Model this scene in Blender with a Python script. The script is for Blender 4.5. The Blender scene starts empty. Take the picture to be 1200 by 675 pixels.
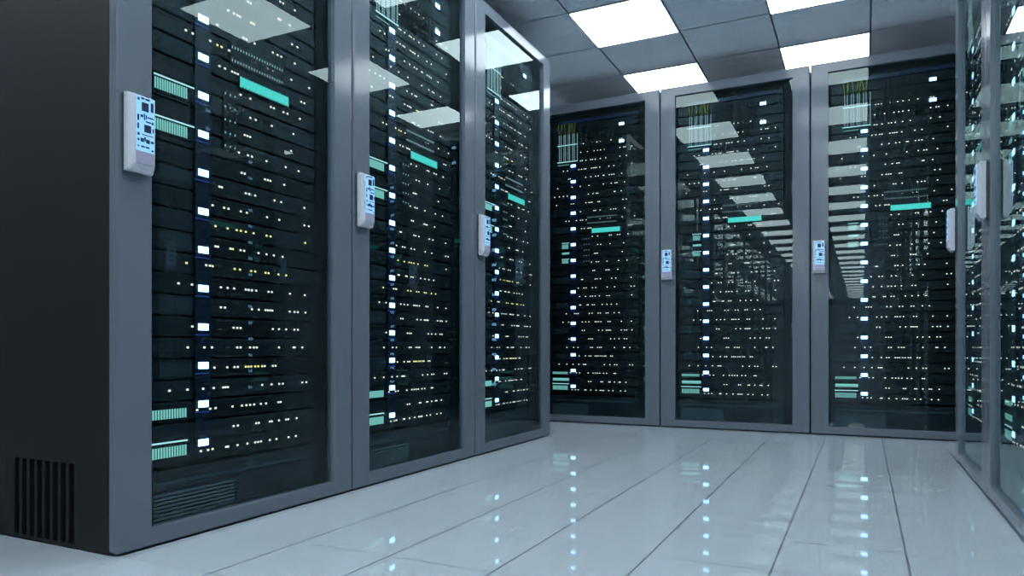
import bpy, bmesh, math
from mathutils import Matrix, Vector
sc = bpy.context.scene
COL = sc.collection
PI = math.pi
# ------------------------------------------------------------------ place dimensions (metres)
W, H, DEPTH = 0.85, 2.064, 1.0           # one cabinet
FW, FB, FT = 0.093, 0.048, 0.054         # door frame widths: sides, bottom, top
XL, XR, YB = -1.543, 0.361, 4.3154       # door planes of the left, right and back rows
Y0 = 1.073                               # front end of the side rows
XB = -1.1119                             # a seam of the back row
CZ = 2.2325                              # ceiling height
TILE = 0.473                             # ceiling tile
LX, LY = -1.380, 3.473                   # a corner of a lit ceiling tile

# ------------------------------------------------------------------ materials
def newmat(name):
    m = bpy.data.materials.new(name); m.use_nodes = True
    return m, m.node_tree.nodes, m.node_tree.links
def plain(name, col, rough=0.5, metal=0.0, spec=0.5, noise=0.0, nscale=8.0):
    m, N, L = newmat(name)
    b = N['Principled BSDF']
    b.inputs['Base Color'].default_value = (*col, 1)
    b.inputs['Roughness'].default_value = rough
    b.inputs['Metallic'].default_value = metal
    b.inputs['Specular IOR Level'].default_value = spec
    if noise:
        t = N.new('ShaderNodeTexCoord'); n = N.new('ShaderNodeTexNoise'); n.inputs['Scale'].default_value = nscale
        L.new(t.outputs['Object'], n.inputs['Vector'])
        r = N.new('ShaderNodeMapRange'); r.inputs['To Min'].default_value = rough - noise; r.inputs['To Max'].default_value = rough + noise
        L.new(n.outputs['Fac'], r.inputs['Value']); L.new(r.outputs['Result'], b.inputs['Roughness'])
    return m
def glow(name, col, strength, sample=False):
    m, N, L = newmat(name)
    b = N['Principled BSDF']
    b.inputs['Base Color'].default_value = (0.02, 0.02, 0.02, 1)
    b.inputs['Roughness'].default_value = 0.3
    b.inputs['Emission Color'].default_value = (*col, 1)
    b.inputs['Emission Strength'].default_value = strength
    if not sample: m.cycles.emission_sampling = 'NONE'
    return m
def tiled(name, col, seam, px, py, ox, oy, wid, rough, spec, var=0.03):
    """tile pattern in object space: thin darker seams, a slight change of tone from tile to tile"""
    m, N, L = newmat(name)
    b = N['Principled BSDF']; b.inputs['Roughness'].default_value = rough; b.inputs['Specular IOR Level'].default_value = spec
    t = N.new('ShaderNodeTexCoord'); s = N.new('ShaderNodeSeparateXYZ'); L.new(t.outputs['Object'], s.inputs[0])
    def mth(op, a, bb):
        n = N.new('ShaderNodeMath'); n.operation = op
        for i, v in enumerate((a, bb)):
            if v is None: continue
            if isinstance(v, (int, float)): n.inputs[i].default_value = v
            else: L.new(v, n.inputs[i])
        return n.outputs[0]
    mask, cells = [], []
    for ax, p, o, wd in (('X', px, ox, wid[0]), ('Y', py, oy, wid[1])):
        q = mth('DIVIDE', mth('SUBTRACT', s.outputs[ax], o), p)
        fr = mth('FRACT', mth('ADD', q, 0.5), None)
        mask.append(mth('LESS_THAN', mth('ABSOLUTE', mth('SUBTRACT', fr, 0.5), None), wd / p / 2))
        cells.append(mth('FLOOR', q, None))
    mx = mth('MAXIMUM', mask[0], mask[1])
    cv = N.new('ShaderNodeCombineXYZ'); L.new(cells[0], cv.inputs[0]); L.new(cells[1], cv.inputs[1])
    wn = N.new('ShaderNodeTexWhiteNoise'); L.new(cv.outputs[0], wn.inputs['Vector'])
    k = mth('ADD', mth('MULTIPLY', wn.outputs['Value'], 2 * var), 1 - var)
    base = N.new('ShaderNodeMix'); base.data_type = 'RGBA'; base.blend_type = 'MULTIPLY'; base.inputs['Factor'].default_value = 1
    base.inputs['A'].default_value = (*col, 1); L.new(k, base.inputs['B'])
    mix = N.new('ShaderNodeMix'); mix.data_type = 'RGBA'
    L.new(mx, mix.inputs['Factor']); L.new(base.outputs['Result'], mix.inputs['A']); mix.inputs['B'].default_value = (*seam, 1)
    L.new(mix.outputs['Result'], b.inputs['Base Color'])
    return m
def glassmat():
    m, N, L = newmat('smoked door glass')
    N.remove(N['Principled BSDF'])
    lw = N.new('ShaderNodeLayerWeight'); lw.inputs['Blend'].default_value = 0.5
    p = N.new('ShaderNodeMath'); p.operation = 'POWER'; p.inputs[1].default_value = 6; L.new(lw.outputs['Facing'], p.inputs[0])
    r = N.new('ShaderNodeMapRange'); r.inputs['To Min'].default_value = GLASS_F0; L.new(p.outputs[0], r.inputs['Value'])
    tr = N.new('ShaderNodeBsdfTransparent'); tr.inputs['Color'].default_value = (0.80, 0.90, 0.92, 1)
    gl = N.new('ShaderNodeBsdfGlossy'); gl.inputs['Color'].default_value = (0.79, 0.93, 0.90, 1); gl.inputs['Roughness'].default_value = 0.0
    mx = N.new('ShaderNodeMixShader')
    # the mirror image comes off the outer face of the pane; light leaving the pane from within passes on
    ge = N.new('ShaderNodeNewGeometry'); fr = N.new('ShaderNodeMath'); fr.operation = 'SUBTRACT'; fr.inputs[0].default_value = 1.0
    L.new(ge.outputs['Backfacing'], fr.inputs[1])
    mu = N.new('ShaderNodeMath'); mu.operation = 'MULTIPLY'; L.new(fr.outputs[0], mu.inputs[0])
    # both faces of the pane together: 2r / (1 + r)
    a1 = N.new('ShaderNodeMath'); a1.operation = 'ADD'; a1.inputs[1].default_value = 1.0; L.new(r.outputs['Result'], a1.inputs[0])
    d1 = N.new('ShaderNodeMath'); d1.operation = 'DIVIDE'; L.new(r.outputs['Result'], d1.inputs[0]); L.new(a1.outputs[0], d1.inputs[1])
    m1 = N.new('ShaderNodeMath'); m1.operation = 'MULTIPLY'; m1.inputs[1].default_value = 2.0; L.new(d1.outputs[0], m1.inputs[0])
    L.new(m1.outputs[0], mu.inputs[1])
    L.new(mu.outputs[0], mx.inputs[0]); L.new(tr.outputs[0], mx.inputs[1]); L.new(gl.outputs[0], mx.inputs[2])
    L.new(mx.outputs[0], N['Material Output'].inputs['Surface'])
    return m
GLASS_F0 = 0.020
M = dict(
    frame=plain('grey painted steel', (0.148, 0.176, 0.212), 0.13, 0.0, 0.24, 0.03),
    body=plain('charcoal steel', (0.0125, 0.0135, 0.0165), 0.55, 0.0, 0.3),
    inner=plain('black steel', (0.006, 0.007, 0.009), 0.6, 0.0, 0.2),
    chassis=plain('black anodised metal', (0.006, 0.0085, 0.011), 0.45, 0.0, 0.3),
    chassis2=plain('graphite anodised metal', (0.011, 0.015, 0.019), 0.45, 0.0, 0.3),
    rib=plain('dark slate plastic', (0.055, 0.075, 0.085), 0.5, 0.0, 0.3),
    slat=plain('grey slat metal', (0.13, 0.17, 0.19), 0.5, 0.0, 0.3),
    strip=plain('dark blue plastic', (0.003, 0.006, 0.020), 0.4),
    cable=plain('black cable rubber', (0.004, 0.004, 0.004), 0.6),
    yellow=plain('yellow cable jacket', (0.55, 0.52, 0.03), 0.5),
    shell=plain('white plastic', (0.62, 0.65, 0.72), 0.3),
    icon=plain('dark screen ink', (0.006, 0.02, 0.06), 0.4),
    light_rim=plain('white light frame', (0.6, 0.63, 0.68), 0.4),
    glass=glassmat(),
    panel=glow('ceiling light diffuser', (0.80, 0.92, 1.0), 9.8, True),
    white=glow('white status display', (0.33, 0.60, 1.0), 6.5),
    warm=glow('warm white diode', (1.0, 0.95, 0.82), 1.4),
    gold=glow('yellow diode', (1.0, 0.85, 0.32), 1.5),
    teal=glow('teal port light', (0.30, 0.74, 0.66), 0.9),
    pale=glow('pale cyan light bar', (0.55, 0.93, 0.95), 1.1),
    cyan=glow('turquoise display', (0.09, 0.80, 0.70), 1.0),
    bead=glow('pale lit cable bead', (0.55, 0.85, 0.9), 0.55),
    blue=glow('deep blue light line', (0.03, 0.08, 0.45), 0.6),
    dimblue=glow('dim blue light strip', (0.010, 0.09, 0.50), 0.045),
    screen=glow('light blue screen', (0.25, 0.56, 0.95), 1.2),
    pad=glow('lilac touch pad', (0.40, 0.48, 0.76), 0.5),  # reflected light on the pad, put in as a weak glow
    floor=tiled('white glossy floor tile', (0.505, 0.565, 0.615), (0.19, 0.22, 0.26), 0.2705, 0.2745, 0.092, 1.091, (0.0050, 0.0032), 0.035, 0.5, 0.012),
    ceiling=tiled('blue grey ceiling tile', (0.84, 0.91, 0.97), (0.10, 0.11, 0.13), TILE, TILE * 0.9955, LX, LY, (0.0095, 0.0095), 0.6, 0.2, 0.02),
    wall=plain('pale wall paint', (0.55, 0.6, 0.66), 0.7),
)

# ------------------------------------------------------------------ mesh helpers
def box(bm, x0, x1, y0, y1, z0, z1, bev=0.0, seg=1):
    r = bmesh.ops.create_cube(bm, size=1.0, matrix=Matrix.Translation(((x0+x1)/2, (y0+y1)/2, (z0+z1)/2)) @ Matrix.Diagonal((x1-x0, y1-y0, z1-z0, 1)))
    if bev:
        es = list({e for v in r['verts'] for e in v.link_edges})
        bmesh.ops.bevel(bm, geom=es, offset=bev, segments=seg, affect='EDGES', profile=0.6)
def tube(bm, pts, rad, n=6):
    rings = []
    for i, p in enumerate(pts):
        p = Vector(p)
        d = (Vector(pts[min(i+1, len(pts)-1)]) - Vector(pts[max(i-1, 0)])).normalized()
        up = Vector((0, 1, 0)) if abs(d.y) < 0.9 else Vector((1, 0, 0))
        a = d.cross(up).normalized(); b = d.cross(a)
        rings.append([bm.verts.new(p + rad*(math.cos(2*PI*k/n)*a + math.sin(2*PI*k/n)*b)) for k in range(n)])
    for r0, r1 in zip(rings, rings[1:]):
        for k in range(n): bm.faces.new((r0[k], r0[(k+1) % n], r1[(k+1) % n], r1[k]))
    bm.faces.new(rings[0]); bm.faces.new(rings[-1][::-1])
def mesh(name, build, smooth=False):
    bm = bmesh.new(); build(bm)
    bmesh.ops.recalc_face_normals(bm, faces=bm.faces[:])
    me = bpy.data.meshes.new(name); bm.to_mesh(me); bm.free()
    if smooth:
        for p in me.polygons: p.use_smooth = True
    return me
def withmat(me, m):
    me.materials.clear(); me.materials.append(M[m]); return me
def put(name, me, parent=None, loc=(0, 0, 0), label=None):
    o = bpy.data.objects.new(name, me); COL.objects.link(o); o.parent = parent; o.location = loc
    if label: o['label'] = label
    return o
def tag(o, label, cat, group=None):
    o['label'] = label; o['category'] = cat
    if group: o['group'] = group
    return o
def empty(name, mat, label, cat, group=None):
    o = bpy.data.objects.new(name, None); o.empty_display_size = 0.05; COL.objects.link(o)
    o.matrix_world = mat
    return tag(o, label, cat, group)
def structure(name, build, m):
    o = put(name, withmat(mesh(name, build), m)); o['kind'] = 'structure'; return o

# ------------------------------------------------------------------ the room
XW0, XW1, YW0, YW1 = -3.6, 2.6, -20.4, 5.75
structure('floor', lambda b: box(b, XW0, XW1, YW0, YW1, -0.1, 0.0), 'floor')
structure('ceiling', lambda b: box(b, XW0, XW1, YW0, YW1, CZ, CZ + 0.1), 'ceiling')
structure('wall_back', lambda b: box(b, XW0, XW1, YW1, YW1 + 0.1, 0, CZ), 'wall')
structure('wall_front', lambda b: box(b, XW0, XW1, YW0 - 0.1, YW0, 0, CZ), 'wall')
structure('wall_left', lambda b: box(b, XW0 - 0.1, XW0, YW0, YW1, 0, CZ), 'wall')
structure('wall_right', lambda b: box(b, XW1, XW1 + 0.1, YW0, YW1, 0, CZ), 'wall')

# lit ceiling tiles
def rounded(bm, w, d, z0, z1, r=0.012, n=4):
    pts = []
    for cx, cy, a0 in ((w-r, d-r, 0), (r, d-r, PI/2), (r, r, PI), (w-r, r, 3*PI/2)):
        for k in range(n+1):
            a = a0 + PI/2*k/n; pts.append((cx + r*math.cos(a), cy + r*math.sin(a)))
    lo = [bm.verts.new((x, y, z0)) for x, y in pts]; hi = [bm.verts.new((x, y, z1)) for x, y in pts]
    bm.faces.new(lo[::-1]); bm.faces.new(hi)
    for k in range(len(pts)):
        j = (k+1) % len(pts); bm.faces.new((lo[k], lo[j], hi[j], hi[k]))
LW, LD = TILE, TILE * 0.9955
diff_me = withmat(mesh('diffuser', lambda b: rounded(b, LW-0.012, LD-0.012, -0.007, -0.0015)), 'panel')
def rim(bm):
    for a in ((0, LW, 0, 0.006), (0, LW, LD-0.006, LD), (0, 0.006, 0.006, LD-0.006), (LW-0.006, LW, 0.006, LD-0.006)):
        box(bm, *a, -0.006, -0.0005)
rim_me = withmat(mesh('rim', rim), 'light_rim')
LIT = {(0, 0): 'square lit ceiling panel above the gap between left row and back row',
       (0, 1): 'square lit ceiling panel just above the edge of the middle back-row cabinet',
       (1, 0): 'square lit ceiling panel cut by the top edge, near the right row',
       (1, 1): 'square lit ceiling panel just above the back-row cabinet by the right row'}
for c in (-2, 0, 1, 3):  # outermost two columns are unseen panels added to brighten the room
    for n in range(1, -25, -1):
        lab = LIT.get((c, n), 'lit ceiling panel out of direct sight, some mirrored in glass, some added for light')
        t = empty('ceiling_light', Matrix.Translation((LX + 2*TILE*c, LY + 2*LD*n, CZ)), lab, 'ceiling light',
                  'lit ceiling panels' if (c, n) in LIT else 'ceiling panels mirrored in the glass')
        put('frame', rim_me, t); put('diffuser', diff_me, t, (0.006, 0.006, 0))

# ------------------------------------------------------------------ cabinet meshes (local: x right, y inwards, z up, origin front left bottom)
G = 0.0028
def ring(bm, x0, x1, z0, z1, y0, y1, l, bt, tp, bev):
    o = [(x0, z0), (x1, z0), (x1, z1), (x0, z1)]; i = [(x0+l, z0+bt), (x1-l, z0+bt), (x1-l, z1-tp), (x0+l, z1-tp)]
    V = [[bm.verts.new((x, y, z)) for x, z in P] for y in (y0, y1) for P in (o, i)]
    of, inf, ob, ib = V
    for k in range(4):
        j = (k+1) % 4
        bm.faces.new((of[k], of[j], inf[j], inf[k])); bm.faces.new((ob[j], ob[k], ib[k], ib[j]))
        bm.faces.new((of[j], of[k], ob[k], ob[j])); bm.faces.new((inf[k], inf[j], ib[j], ib[k]))
    bmesh.ops.recalc_face_normals(bm, faces=bm.faces[:])
    es = [e for k in range(4) for e in of[k].link_edges if e.other_vert(of[k]) in of or e.other_vert(of[k]) in ob]
    bmesh.ops.bevel(bm, geom=list(set(es)), offset=bev, segments=4, affect='EDGES', profile=0.5)
    es2 = [e for e in bm.edges if e.is_valid and all(v in inf for v in e.verts)]
    if es2: bmesh.ops.bevel(bm, geom=es2, offset=0.0015, segments=1, affect='EDGES')
def side_panel(bm):                       # with eight upright slots near the floor
    x0, x1 = G + 0.001, 0.018
    s0, pitch, sw, n, z0, z1 = 0.160, 0.0318, 0.0205, 8, 0.012, 0.206
    e = s0 + pitch*(n-1) + sw
    box(bm, x0, x1, 0.031, s0, 0.004, H-0.004); box(bm, x0, x1, e, DEPTH, 0.004, H-0.004)
    box(bm, x0, x1, s0, e, z1, H-0.004); box(bm, x0, x1, s0, e, 0.004, z0)
    for k in range(n-1): box(bm, x0, x1, s0 + pitch*k + sw, s0 + pitch*(k+1), z0, z1)
    
def side_panel_right(bm): box(bm, W-0.018, W-G-0.001, 0.031, DEPTH, 0.004, H-0.004)
def vent_box(bm): box(bm, 0.034, 0.04, 0.15, 0.42, 0.008, 0.22)
me_cab = {
    'door_frame': withmat(mesh('door_frame', lambda b: ring(b, G, W-G, 0.006, H, 0.0, 0.028, FW-G, FB-0.006, FT, 0.006), True), 'frame'),
    'hinge': withmat(mesh('hinge', lambda b: box(b, W-FW-0.0045, W-FW+0.001, 0.0035, 0.0115, 0, 0.075, 0.001)), 'frame'),
    'glass_pane': withmat(mesh('glass_pane', lambda b: box(b, FW-0.003, W-FW+0.003, 0.0135, 0.0195, FB-0.003, H-FT+0.003)), 'glass'),
    'side_l': withmat(mesh('side_panel', side_panel), 'body'),
    'side_r': withmat(mesh('side_panel', side_panel_right), 'body'),
    'vent': withmat(mesh('vent_backing', vent_box), 'inner'),
    'top_panel': withmat(mesh('top_panel', lambda b: box(b, 0.0185, W-0.0185, 0.031, DEPTH, H-0.03, H-0.004)), 'body'),
    'back_panel': withmat(mesh('back_panel', lambda b: box(b, 0.0185, W-0.0185, DEPTH-0.02, DEPTH, 0.0255, H-0.0305)), 'inner'),
    'base_panel': withmat(mesh('base_panel', lambda b: box(b, 0.0185, W-0.0185, 0.031, DEPTH, 0.004, 0.025)), 'inner'),
    'rail_l': withmat(mesh('mounting_rail', lambda b: box(b, 0.072, 0.098, 0.036, 0.07, 0.026, H-0.031)), 'inner'),
    'rail_r': withmat(mesh('mounting_rail', lambda b: box(b, 0.712, 0.775, 0.036, 0.07, 0.026, H-0.031)), 'inner'),
    'blue': withmat(mesh('light_strip', lambda b: box(b, 0.16, 0.70, 0.05, 0.056, 1.952, 1.972)), 'dimblue'),
    'header': withmat(mesh('header_panel', lambda b: box(b, 0.10, 0.71, 0.058, 0.064, 1.945, 2.03)), 'inner'),
}
for p in me_cab['door_frame'].polygons:            # flat bars, soft edges
    p.use_smooth = max(abs(c) for c in p.normal) < 0.999
# control panel: white bevelled shell, lit screen, dark symbols, pad
PX0, PX1, PZ0, PZ1 = 0.013, 0.079, 0.897, 1.078
def shell(bm):
    f = [(PX0+0.010, PZ0+0.018), (PX1-0.004, PZ0+0.018), (PX1-0.004, PZ1-0.006), (PX0+0.010, PZ1-0.006)]
    b = [(PX0, PZ0), (PX1, PZ0), (PX1, PZ1), (PX0, PZ1)]
    V = [[bm.verts.new((x, y, z)) for x, z in P] for y, P in ((-0.0092, b), (-0.022, b), (-0.034, f))]
    for A, B in zip(V, V[1:]):
        for k in range(4): bm.faces.new((A[k], A[(k+1) % 4], B[(k+1) % 4], B[k]))
    bm.faces.new(V[0]); bm.faces.new(V[2][::-1])
SX0, SX1, SZ0, SZ1 = PX0+0.013, PX1-0.006, 0.944, 1.071
def icons(bm):
    w, h = SX1-SX0, SZ1-SZ0
    def r(a, b, c, d): box(bm, SX0+a*w, SX0+b*w, -0.0362, -0.0356, SZ0+c*h, SZ0+d*h)
    for a, b, c, d in ((.28,.66,.74,.90), (.78,.93,.76,.93), (.25,.42,.95,.985), (.48,.72,.95,.985), (.05,.16,.92,.97), (.04,.14,.55,.66), (.04,.13,.40,.50),
                       (.05,.16,.28,.33), (.22,.36,.62,.67), (.40,.46,.58,.70), (.50,.56,.60,.68), (.60,.94,.63,.655), (.50,.80,.545,.57), (.84,.93,.53,.58), (.42,.80,.36,.50),
                       (.88,.95,.38,.46), (.30,.92,.30,.315), (.22,.40,.17,.24), (.42,.50,.19,.27), (.52,.72,.16,.235), (.78,.95,.18,.22), (.05,.15,.18,.22),
                       (.25,.45,.07,.10), (.50,.70,.07,.10), (.06,.14,.07,.10), (.82,.94,.03,.06)):
        r(a, b, c, d)
me_ctl = {
    'side_shade': withmat(mesh('shaded_side', lambda b: box(b, PX0+0.0005, PX1-0.0005, -0.009, -0.0003, PZ0+0.0005, PZ1-0.0005)), 'rib'),  # shade on the panel's side edge, put in as a dark grey layer
    'shell': withmat(mesh('control_panel', shell), 'shell'),
    'screen': withmat(mesh('screen', lambda b: box(b, SX0, SX1, -0.0355, -0.0342, SZ0, SZ1)), 'screen'),
    'symbol': withmat(mesh('screen_symbol', icons), 'icon'),
    'pad': withmat(mesh('touch_pad', lambda b: box(b, SX0, SX1, -0.0355, -0.0342, PZ0+0.019, SZ0-0.0005)), 'pad'),
}
def cabinet(mat, label, group, inside=True):
    t = empty('server_cabinet', mat, label, 'cabinet', group)
    d = put('door_frame', me_cab['door_frame'], t)
    put('glass_pane', me_cab['glass_pane'], d, label='smoked glass pane')
    for z in (0.55, 1.35): put('hinge', me_cab['hinge'], d, (0, 0, z))
    for n, k in (('side_panel', 'side_l'), ('side_panel', 'side_r'), ('top_panel', 'top_panel'), ('back_panel', 'back_panel'), ('base_panel', 'base_panel')):
        s = put(n, me_cab[k], t)
        if k == 'side_l': put('vent_backing', me_cab['vent'], s)
    if inside:
        for n, k in (('mounting_rail', 'rail_l'), ('mounting_rail', 'rail_r'), ('header_panel', 'header')): put(n, me_cab[k], t)
        put('light_strip', me_cab['blue'], t, label='dim blue light strip')
    c = put('control_panel', me_ctl['shell'], t, label='white control panel')
    put('screen', me_ctl['screen'], c, label='light blue lit screen'); put('screen_symbol', me_ctl['symbol'], c); put('touch_pad', me_ctl['pad'], c); put('shaded_side', me_ctl['side_shade'], c, label='dark mounting plate')
    return t

# ------------------------------------------------------------------ contents of a cabinet
ROWS = {0: [.327,.339,.355,.398,.432,.456,.487,.526,.585,.598], 1: [.322,.369,.414,.437,.456,.483,.585,.61,.621,.662], 2: [.32,.332,.357,.389,.402,.42,.455,.491,.585,.627],
 3: [.201,.229,.308,.327,.346,.357,.395,.408,.418,.428,.451,.512,.545,.662], 4: [.238,.25,.356,.391,.423,.441,.474,.48,.515,.531,.545,.597], 5: [.16,.263,.318,.378,.475,.528,.554,.566,.616],
 6: [.139,.172,.201,.227,.25,.29,.3,.373,.406,.428,.438,.547,.554,.594], 7: [.152,.258,.274,.357,.377,.389,.399,.44,.45,.604,.627], 8: [.298,.32,.411,.422,.453,.524,.543,.558,.616],
 9: [.219,.24,.3,.32,.334,.36,.453,.503,.522,.601,.68], 10: [.327,.346,.371,.381,.391,.644,.658], 11: [.401,.437,.516,.528,.568,.584,.638], 12: [.437,.457,.52,.61], 13: [.416,.426,.436,.60],
 14: [.395,.428,.443,.499,.577,.632], 15: [.405,.416,.493,.504,.514,.571], 16: [.327,.335,.42,.432,.455,.531,.558,.658], 17: [.304,.343,.358,.402,.424,.501,.55,.658,.678],
 18: [.314,.355,.387,.402,.42,.449,.499,.515,.662], 19: [.314,.322,.365,.373,.401,.414,.468,.499,.528,.564], 20: [.221,.28,.292,.304,.38,.399,.44,.455,.495,.507,.547,.579],
 21: [.197,.238,.332,.355,.378,.42,.43,.443,.459,.507,.52,.595,.66], 22: [.332,.346,.443,.469,.495,.504,.513,.522,.594,.615,.629,.663], 23: [.239,.376,.389,.401,.524,.549,.579,.614,.629],
 24: [.225,.274,.302,.389,.401,.436,.45,.461,.549,.61,.616,.649], 25: [.31,.354,.379,.391,.42,.43,.44,.455,.467,.482,.492,.524,.535], 26: [.17,.224,.27,.308,.34,.348,.356,.482,.519,.55,.565,.649,.667],
 27: [.251,.294,.314,.372,.406,.422,.436,.451,.477,.497,.547,.556], 28: [.376,.391,.459,.469,.512,.52,.549,.579,.588,.624], 29: [.263,.286,.304,.35,.357,.39,.426,.455,.466,.477,.512,.539,.589,.62]}
GOLD = {(18, u) for u in ROWS[18]} | {(20, u) for u in ROWS[20]} | {(0, .327), (0, .339), (9, .32), (9, .334), (9, .3), (18, .387), (18, .402), (18, .42), (18, .449), (18, .314), (20, .44), (20, .455), (20, .495), (19, .373), (25, .42), (25, .43), (25, .44), (25, .455), (25, .467), (25, .482), (7, .44), (7, .45)}
SF = 0.039                                # depth of the servers' front faces
SX, SWID, SH = 0.104, 0.602, 0.0495
def chassis(kind):
    def f(bm):
        box(bm, 0, SWID, 0, 0.58, 0, SH, 0.0012)
        if kind == 1:                     # raised drive carriers
            for k in range(6): box(bm, 0.27 + k*0.054, 0.27 + k*0.054 + 0.050, -0.0014, 0.0005, 0.004, 0.017, 0.0006)
        if kind == 2:                     # two wide lips
            box(bm, 0.01, SWID-0.01, -0.0012, 0.0005, 0.002, 0.007); box(bm, 0.01, SWID-0.01, -0.0012, 0.0005, 0.043, 0.0475)
        if kind == 3:
            box(bm, 0.30, 0.59, -0.0012, 0.0005, 0.033, 0.046, 0.0005); box(bm, 0.02, 0.13, -0.0012, 0.0005, 0.005, 0.018, 0.0005)
    return f
me_ch = [withmat(mesh('chassis', chassis(k)), 'chassis2' if k in (1, 3) else 'chassis') for k in range(4)]
def ribs(bm):
    for k in range(16): box(bm, 0.040 + k*0.0060, 0.040 + k*0.0060 + 0.0022, -0.0012, 0.0004, 0.006, 0.044)
me_rib = withmat(mesh('vent_grille', ribs), 'rib')
led = {m: withmat(mesh('indicator_light', lambda b: box(b, -0.0033, 0.0033, -0.002, -0.0003, -0.0026, 0.0026, 0.0006)), m) for m in ('warm', 'gold')}
me_status = withmat(mesh('status_display', lambda b: box(b, -0.0165, 0.0165, -0.0025, -0.0003, -0.009, 0.009, 0.001)), 'white')
STRIP = (0.246, 0.297)
ORD = 'first second third fourth fifth sixth seventh eighth ninth tenth eleventh twelfth thirteenth fourteenth fifteenth sixteenth seventeenth eighteenth nineteenth twentieth'.split()
ORD += ['twenty-' + x for x in ORD[:9]] + ['thirtieth', 'thirty-first', 'thirty-second']
NUM = 'no one two three four five six seven eight nine ten eleven twelve thirteen fourteen'.split()
row_me = {}
def server(mat, k, where, single, gold):
    """k counts the rows down from the first one with lights; the two units above are -2 and -1"""
    z = 1.806 - 0.055*k - 0.026
    us = [u for u in ROWS.get(k, []) if not STRIP[0]-0.004 < u < STRIP[1]+0.004]
    n = len(us)
    look = {-2: 'dark server with a white display'}.get(k, 'dark server with %s lit dots' % NUM[n] if n else 'dark unlit server')
    t = empty('rack_server', mat @ Matrix.Translation((SX, SF, z)), '%s, %s from top in %s' % (look, ORD[k+2], where), 'server', 'rack servers in ' + where)
    kind = (k*7 + 3) % 4
    put('chassis', me_ch[kind], t)
    if k % 3 == 1 and not any(u < 0.245 for u in us) and k not in (11, 13, 27, 28, 29, 12): put('vent_grille', me_rib, t)
    if single:
        if us:
            if k not in row_me:
                def f(bm):
                    for u in us: box(bm, u-SX-0.0033, u-SX+0.0033, -0.0035, -0.0018, 0.0234, 0.0286)
                row_me[k] = withmat(mesh('light_row', f), 'warm')
            put('light_row', row_me[k], t)
    else:
        for u in us: put('indicator_light', led['gold' if gold and (k, u) in GOLD else 'warm'], t, (u-SX, -0.0015, 0.026), label='yellow light' if gold and (k, u) in GOLD else None)
    if k in (-2, 0): put('status_display', me_status, t, (0.595-SX, -0.001, 0.01 if k == -2 else 0.0115), label='white lit display')
me_strip = withmat(mesh('strip_body', lambda b: box(b, STRIP[0]-0.271, STRIP[1]-0.271, 0, 0.003, -0.03, 1.50, 0.0008)), 'strip')
me_line = withmat(mesh('accent_line', lambda b: box(b, -0.022, 0.022, -0.0015, -0.0002, -0.0013, 0.0013)), 'blue')
def power_strip(mat, where):
    t = empty('power_strip', mat @ Matrix.Translation((0.271, 0.0338, 0.225)), 'upright dark blue strip of white displays in ' + where, 'power strip', 'power strips')
    put('strip_body', me_strip, t)
    for i in range(15):
        z = 1.668 - 0.1025*i - 0.225
        put('status_display', me_status, t, (0, 0, z), label='white lit display')
        if z > 0.04: put('accent_line', me_line, t, (-0.004, 0, z - 0.021)); 
    for k, us in ROWS.items():
        for u in us:
            zz = 1.806 - 0.055*k - 0.225
            if STRIP[0]-0.004 < u < STRIP[1]+0.004 and min(abs(zz - (1.443 - 0.1025*i)) for i in range(15)) > 0.013:
                put('indicator_light', led['warm'], t, (min(max(u, STRIP[0]+.004), STRIP[1]-.004)-0.271, 0, zz))
# patch panels: a light bar over a block of lit port stripes
def stripes(x0, x1, n, z0, z1):
    def f(bm):
        p = (x1-x0)/n
        for k in range(n): box(bm, x0 + k*p, x0 + k*p + 0.52*p, -0.0022, -0.0003, z0, z1)
    return f
def band(x0, x1, n, z0, z1):
    def f(bm):
        box(bm, x0, x1, -0.0016, -0.0003, z0 + (z1-z0)*0.35, z1)
        p = (x1-x0)/n
        for k in range(n): box(bm, x0 + k*p, x0 + k*p + 0.62*p, -0.0018, -0.0002, z0, z0 + (z1-z0)*0.5)
    return f
PANELS = {  # (label, x0, x1, z base, height, [(part, material, builder)])
 'side': [('upper', 0.124, 0.243, 1.128, 0.044, [('light_bar', 'pale', (0.0, 0.119, 0.037, 0.0405)), ('port_stripe', 'teal', (0.002, 0.1, 14, 0.004, 0.032))]),
          ('second', 0.124, 0.243, 1.026, 0.044, [('light_bar', 'pale', (0.0, 0.119, 0.037, 0.0405)), ('port_stripe', 'teal', (0.002, 0.1, 14, 0.004, 0.032))]),
          ('third', 0.104, 0.243, 0.302, 0.032, [('port_stripe', 'teal', (0.0, 0.118, 15, 0.003, 0.027))]),
          ('lowest', 0.104, 0.243, 0.205, 0.046, [('light_bar', 'pale', (0.0, 0.118, 0.038, 0.042)), ('port_stripe', 'teal', (0.0, 0.118, 15, 0.002, 0.029))])],
 'back': [('upper', 0.19, 0.243, 1.128, 0.05, [('light_bar', 'pale', (0.0, 0.053, 0.039, 0.042)), ('port_stripe', 'teal', (0.003, 0.048, 8, 0.003, 0.032))]),
          ('second', 0.19, 0.243, 1.026, 0.085, [('light_bar', 'pale', (0.0, 0.053, 0.036, 0.039)), ('port_stripe', 'teal', (0.003, 0.048, 8, 0.010, 0.032)), ('port_band', 'teal', (0.003, 0.053, 8, 0.068, 0.081))]),
          ('third', 0.122, 0.243, 0.308, 0.022, [('port_stripe', 'teal', (0.005, 0.112, 18, 0.003, 0.018))]),
          ('lowest', 0.122, 0.243, 0.205, 0.085, [('light_bar', 'pale', (0.001, 0.119, 0.0415, 0.0455)), ('port_stripe', 'teal', (0.005, 0.112, 15, 0.004, 0.031)), ('port_band', 'teal', (0.005, 0.119, 18, 0.062, 0.080))])]}
pp_cache = {}
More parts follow.
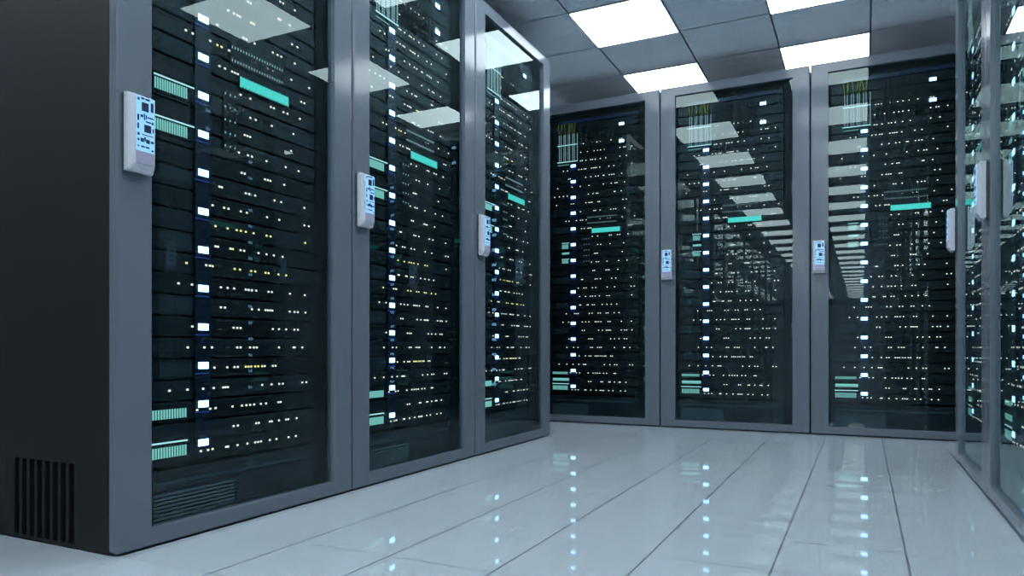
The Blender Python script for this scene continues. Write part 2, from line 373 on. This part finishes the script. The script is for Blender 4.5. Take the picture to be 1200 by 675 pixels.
def patch_panels(mat, where, style):
    for i, (which, x0, x1, zb, hh, parts) in enumerate(PANELS[style]):
        t = empty('patch_panel', mat @ Matrix.Translation((x0, 0.0355, zb)), '%s patch panel with lit teal stripes in %s' % (which, where), 'patch panel', 'patch panels')
        for j, (n, m, a) in enumerate([('panel_plate', 'chassis', None)] + parts):
            key = (style, i, j)
            if key not in pp_cache:
                if a is None: b = lambda bm: box(bm, 0, x1-x0, 0, 0.0012, 0, hh)
                elif n == 'light_bar': b = lambda bm: box(bm, a[0], a[1], -0.0022, -0.0003, a[2], a[3])
                else: b = (stripes if n == 'port_stripe' else band)(*a)
                pp_cache[key] = withmat(mesh(n, b), m)
            put(n, pp_cache[key], t)
# turquoise display with pins along both long edges
def pins(bm):
    for k in range(17):
        x = 0.006 + k*0.0108
        box(bm, x, x+0.004, -0.003, 0.0, -0.003, 0.0025); box(bm, x, x+0.004, -0.003, 0.0, 0.0275, 0.033)
def ticks(bm):
    for k in range(20): box(bm, 0.004 + k*0.0100, 0.004 + k*0.0100 + 0.0020, -0.002, -0.0002, 0, 0.0075)
def tickgrid(bm):
    for r in range(5):
        for c in range(3): box(bm, 0.004 + c*0.017, 0.004 + c*0.017 + 0.0028, -0.002, -0.0002, 0.008 + r*0.036, 0.008 + r*0.036 + 0.005)
me_dm = {'plate': withmat(mesh('display_plate', lambda b: box(b, -0.003, 0.191, 0, 0.0012, -0.004, 0.034)), 'chassis'),
         'screen': withmat(mesh('display_screen', lambda b: box(b, 0, 0.188, -0.002, -0.0003, 0, 0.030)), 'cyan'),
         'pin': withmat(mesh('pin_strip', pins), 'cable'),
         'cplate': withmat(mesh('block_plate', lambda b: box(b, -0.002, 0.204, 0, 0.0012, -0.006, 0.055)), 'chassis'),
         'tick': withmat(mesh('contact_strip', ticks), 'bead'),
         'jplate': withmat(mesh('block_plate', lambda b: box(b, 0, 0.046, 0, 0.0012, 0, 0.165)), 'chassis'),
         'jtick': withmat(mesh('contact_grid', tickgrid), 'bead')}
def electronics(mat, where):
    t = empty('display_module', mat @ Matrix.Translation((0.398, 0.0355, 1.222)), 'flat turquoise lit display in ' + where, 'display', 'turquoise displays')
    put('display_plate', me_dm['plate'], t); put('display_screen', me_dm['screen'], t, label='turquoise screen'); put('pin_strip', me_dm['pin'], t)
    t = empty('connector_block', mat @ Matrix.Translation((0.365, 0.0355, 1.284)), 'black connector block with two dotted rows in ' + where, 'connector', 'connector blocks')
    put('block_plate', me_dm['cplate'], t); put('contact_strip', me_dm['tick'], t); put('contact_strip', me_dm['tick'], t, (0, 0, 0.037))
    t = empty('jack_block', mat @ Matrix.Translation((0.34, 0.0355, 1.033)), 'upright jack block with small lit dots in ' + where, 'connector', 'jack blocks')
    put('block_plate', me_dm['jplate'], t); put('contact_grid', me_dm['jtick'], t)
# dotted white cables on two lit bars, yellow tails on top; black cables beside them
def bead_cable(bm):
    n = 17
    for k in range(n):
        z = 0.0 + k*0.0106; box(bm, -0.0017, 0.0017, -0.0017, 0.0017, z, z+0.0062)
    tube(bm, [(0, 0.0012, 0), (0, 0.0012, 0.18)], 0.0008, 5)
def yellow_tail(s):
    def f(bm): tube(bm, [(0, 0, 0.182), (0.001*s, 0, 0.205), (0.004*s, -0.001, 0.22), (0.007*s, 0.001, 0.235), (0.005*s, 0.003, 0.25)], 0.0021, 6)
    return f
me_bead = withmat(mesh('cable', bead_cable), 'bead')
me_tail = [withmat(mesh('yellow_tail', yellow_tail(s), True), 'yellow') for s in (-1, 0.6, 1)]
me_bar = withmat(mesh('tie_bar', lambda b: box(b, -0.012, 0.128, -0.0045, -0.0022, -0.002, 0.002)), 'pale')
me_bar2 = withmat(mesh('tie_bar', lambda b: box(b, -0.010, 0.07, -0.003, -0.0015, -0.001, 0.001)), 'teal')
CAB = [.0, .013, .033, .044, .063, .073, .094, .106, .126]
def black_cable(i):
    def f(bm):
        a = 0.006*math.sin(i*2.1); tube(bm, [(0, 0.01, 0.19), (a, 0.004, 0.15), (a*1.5, 0, 0.10), (a*0.5 + 0.004, 0, 0.05), (0.002, 0.003, 0.0)], 0.0042, 7)
    return f
me_black = [withmat(mesh('cable', black_cable(i), True), 'cable') for i in range(4)]
def cables(mat, where):
    t = empty('cable_loom', mat @ Matrix.Translation((0.174, 0.030, 1.697)), 'white dotted cables on two lit bars, yellow tails, in ' + where, 'cables', 'dotted cable looms')
    for i, x in enumerate(CAB):
        c = put('cable', me_bead, t, (x, 0, 0.002))
        if i not in (2, 8): put('yellow_tail', me_tail[i % 3], c, label='yellow cable tail')
    put('tie_bar', me_bar, t, (0, 0, 0)); put('tie_bar', me_bar, t, (0, 0, 0.109)); put('tie_bar', me_bar2, t, (0, 0, -0.018))
    t = empty('cable_bundle', mat @ Matrix.Translation((0.33, 0.0265, 1.735)), 'black hanging cables beside the dotted cables in ' + where, 'cables', 'black cable bundles')
    for i in range(10): put('cable', me_black[i % 4], t, (i*0.0225, 0, 0))
# louvred panel at the foot
def louvre(bm):
    for k in range(9):
        z = 0.008 + k*0.0098; box(bm, 0.02, 0.27, -0.006, 0.0005, z, z+0.0042)
me_bl = {'plate': withmat(mesh('panel_plate', lambda b: box(b, 0, SWID, 0, 0.01, 0, 0.148, 0.001)), 'chassis2'),
         'louvre': withmat(mesh('louvre_grille', louvre), 'slat'),
         'lip': withmat(mesh('panel_lip', lambda b: box(b, 0.02, SWID-0.03, -0.004, 0.0, 0.112, 0.120)), 'rib')}
def foot_panel(mat, where):
    t = empty('blanking_panel', mat @ Matrix.Translation((SX, SF, 0.0255)), 'blank black panel with louvred grille at foot of ' + where, 'panel', 'louvred foot panels')
    put('panel_plate', me_bl['plate'], t); put('louvre_grille', me_bl['louvre'], t); put('panel_lip', me_bl['lip'], t)

# ------------------------------------------------------------------ the three rows
def frame_at(x, y, rz): return Matrix.Translation((x, y, 0)) @ Matrix.Rotation(rz, 4, 'Z')
CABS = []
for k, (lab, where) in enumerate((('grey glass-door cabinet at the aisle end, with the dark vented side panel showing', 'front cabinet of left row'),
                                  ('grey glass-door cabinet between the other two of the left row', 'middle cabinet of left row'),
                                  ('grey glass-door cabinet ending the left row next to the back row', 'last cabinet of left row'))):
    CABS.append((frame_at(XL, Y0 + W*k, PI/2), lab, where, 'side', False, 'left row of cabinets'))
for k, (lab, where) in enumerate((('grey glass-door back-row cabinet, partly hidden by the left row', 'back-row cabinet by the left row'),
                                  ('grey glass-door cabinet in the middle of the back row', 'middle cabinet of back row'),
                                  ('grey glass-door back-row cabinet, partly hidden by the right row', 'back-row cabinet by the right row'))):
    CABS.append((frame_at(XB + W*(k-1), YB, 0), lab, where, 'back', False, 'back row of cabinets'))
YR = Y0 + 3*W
for k, (lab, where) in enumerate((('right-row cabinet at the far end, its glass nearly edge-on', 'far-end cabinet of right row'),
                                  ('right-row cabinet cut by the picture edge, second from the back row', 'second cabinet of right row'),
                                  ('right-row cabinet opposite the vented side panel, seen only as a reflection', 'front cabinet of right row'))):
    CABS.append((frame_at(XR, YR - W*k, -PI/2), lab, where, 'back', True, 'right row of cabinets'))
for mat, lab, where, style, single, grp in CABS:
    cabinet(mat, lab, grp)
    for k in range(-2, 30): server(mat, k, where, single, style == 'side')
    power_strip(mat, where); patch_panels(mat, where, style); electronics(mat, where); cables(mat, where); foot_panel(mat, where)
# rows further down the aisle, seen only as reflections in the back row's glass
for k in range(7):
    cabinet(frame_at(XL, 0.22 - W*(k+1), PI/2), 'glass-door cabinet far down the aisle, seen only mirrored in back-row glass', 'mirrored aisle cabinets', False)
    cabinet(frame_at(XR, 0.22 - W*k, -PI/2), 'glass-door cabinet far down the aisle, seen only mirrored in back-row glass', 'mirrored aisle cabinets', False)

# ------------------------------------------------------------------ camera, world, view
cam = bpy.data.cameras.new('camera'); co = bpy.data.objects.new('camera', cam); COL.objects.link(co)
F, YAW, CY, HC = 836.26, 0.4565, 407.11, 0.4861
cam.sensor_fit = 'HORIZONTAL'; cam.sensor_width = 36.0; cam.lens = F / 1200 * 36
cam.shift_y = (CY - 337.5) / 1200
cam.clip_start = 0.01
co.location = (0, 0, HC); co.rotation_euler = (PI/2, 0, YAW)
sc.camera = co
w = bpy.data.worlds.new('world'); sc.world = w; w.use_nodes = True
w.node_tree.nodes['Background'].inputs['Color'].default_value = (0.3, 0.4, 0.6, 1)
w.node_tree.nodes['Background'].inputs['Strength'].default_value = 0.0
vs = sc.view_settings
sc.display_settings.display_device = 'sRGB'
vs.view_transform = 'Standard'; vs.look = 'None'; vs.exposure = 0.0; vs.gamma = 1.0; vs.use_curve_mapping = False
sc.cycles.use_adaptive_sampling = False
sc.cycles.denoising_input_passes = 'RGB'
sc.cycles.transparent_max_bounces = 24
sc.cycles.max_bounces = 10; sc.cycles.glossy_bounces = 6; sc.cycles.diffuse_bounces = 4
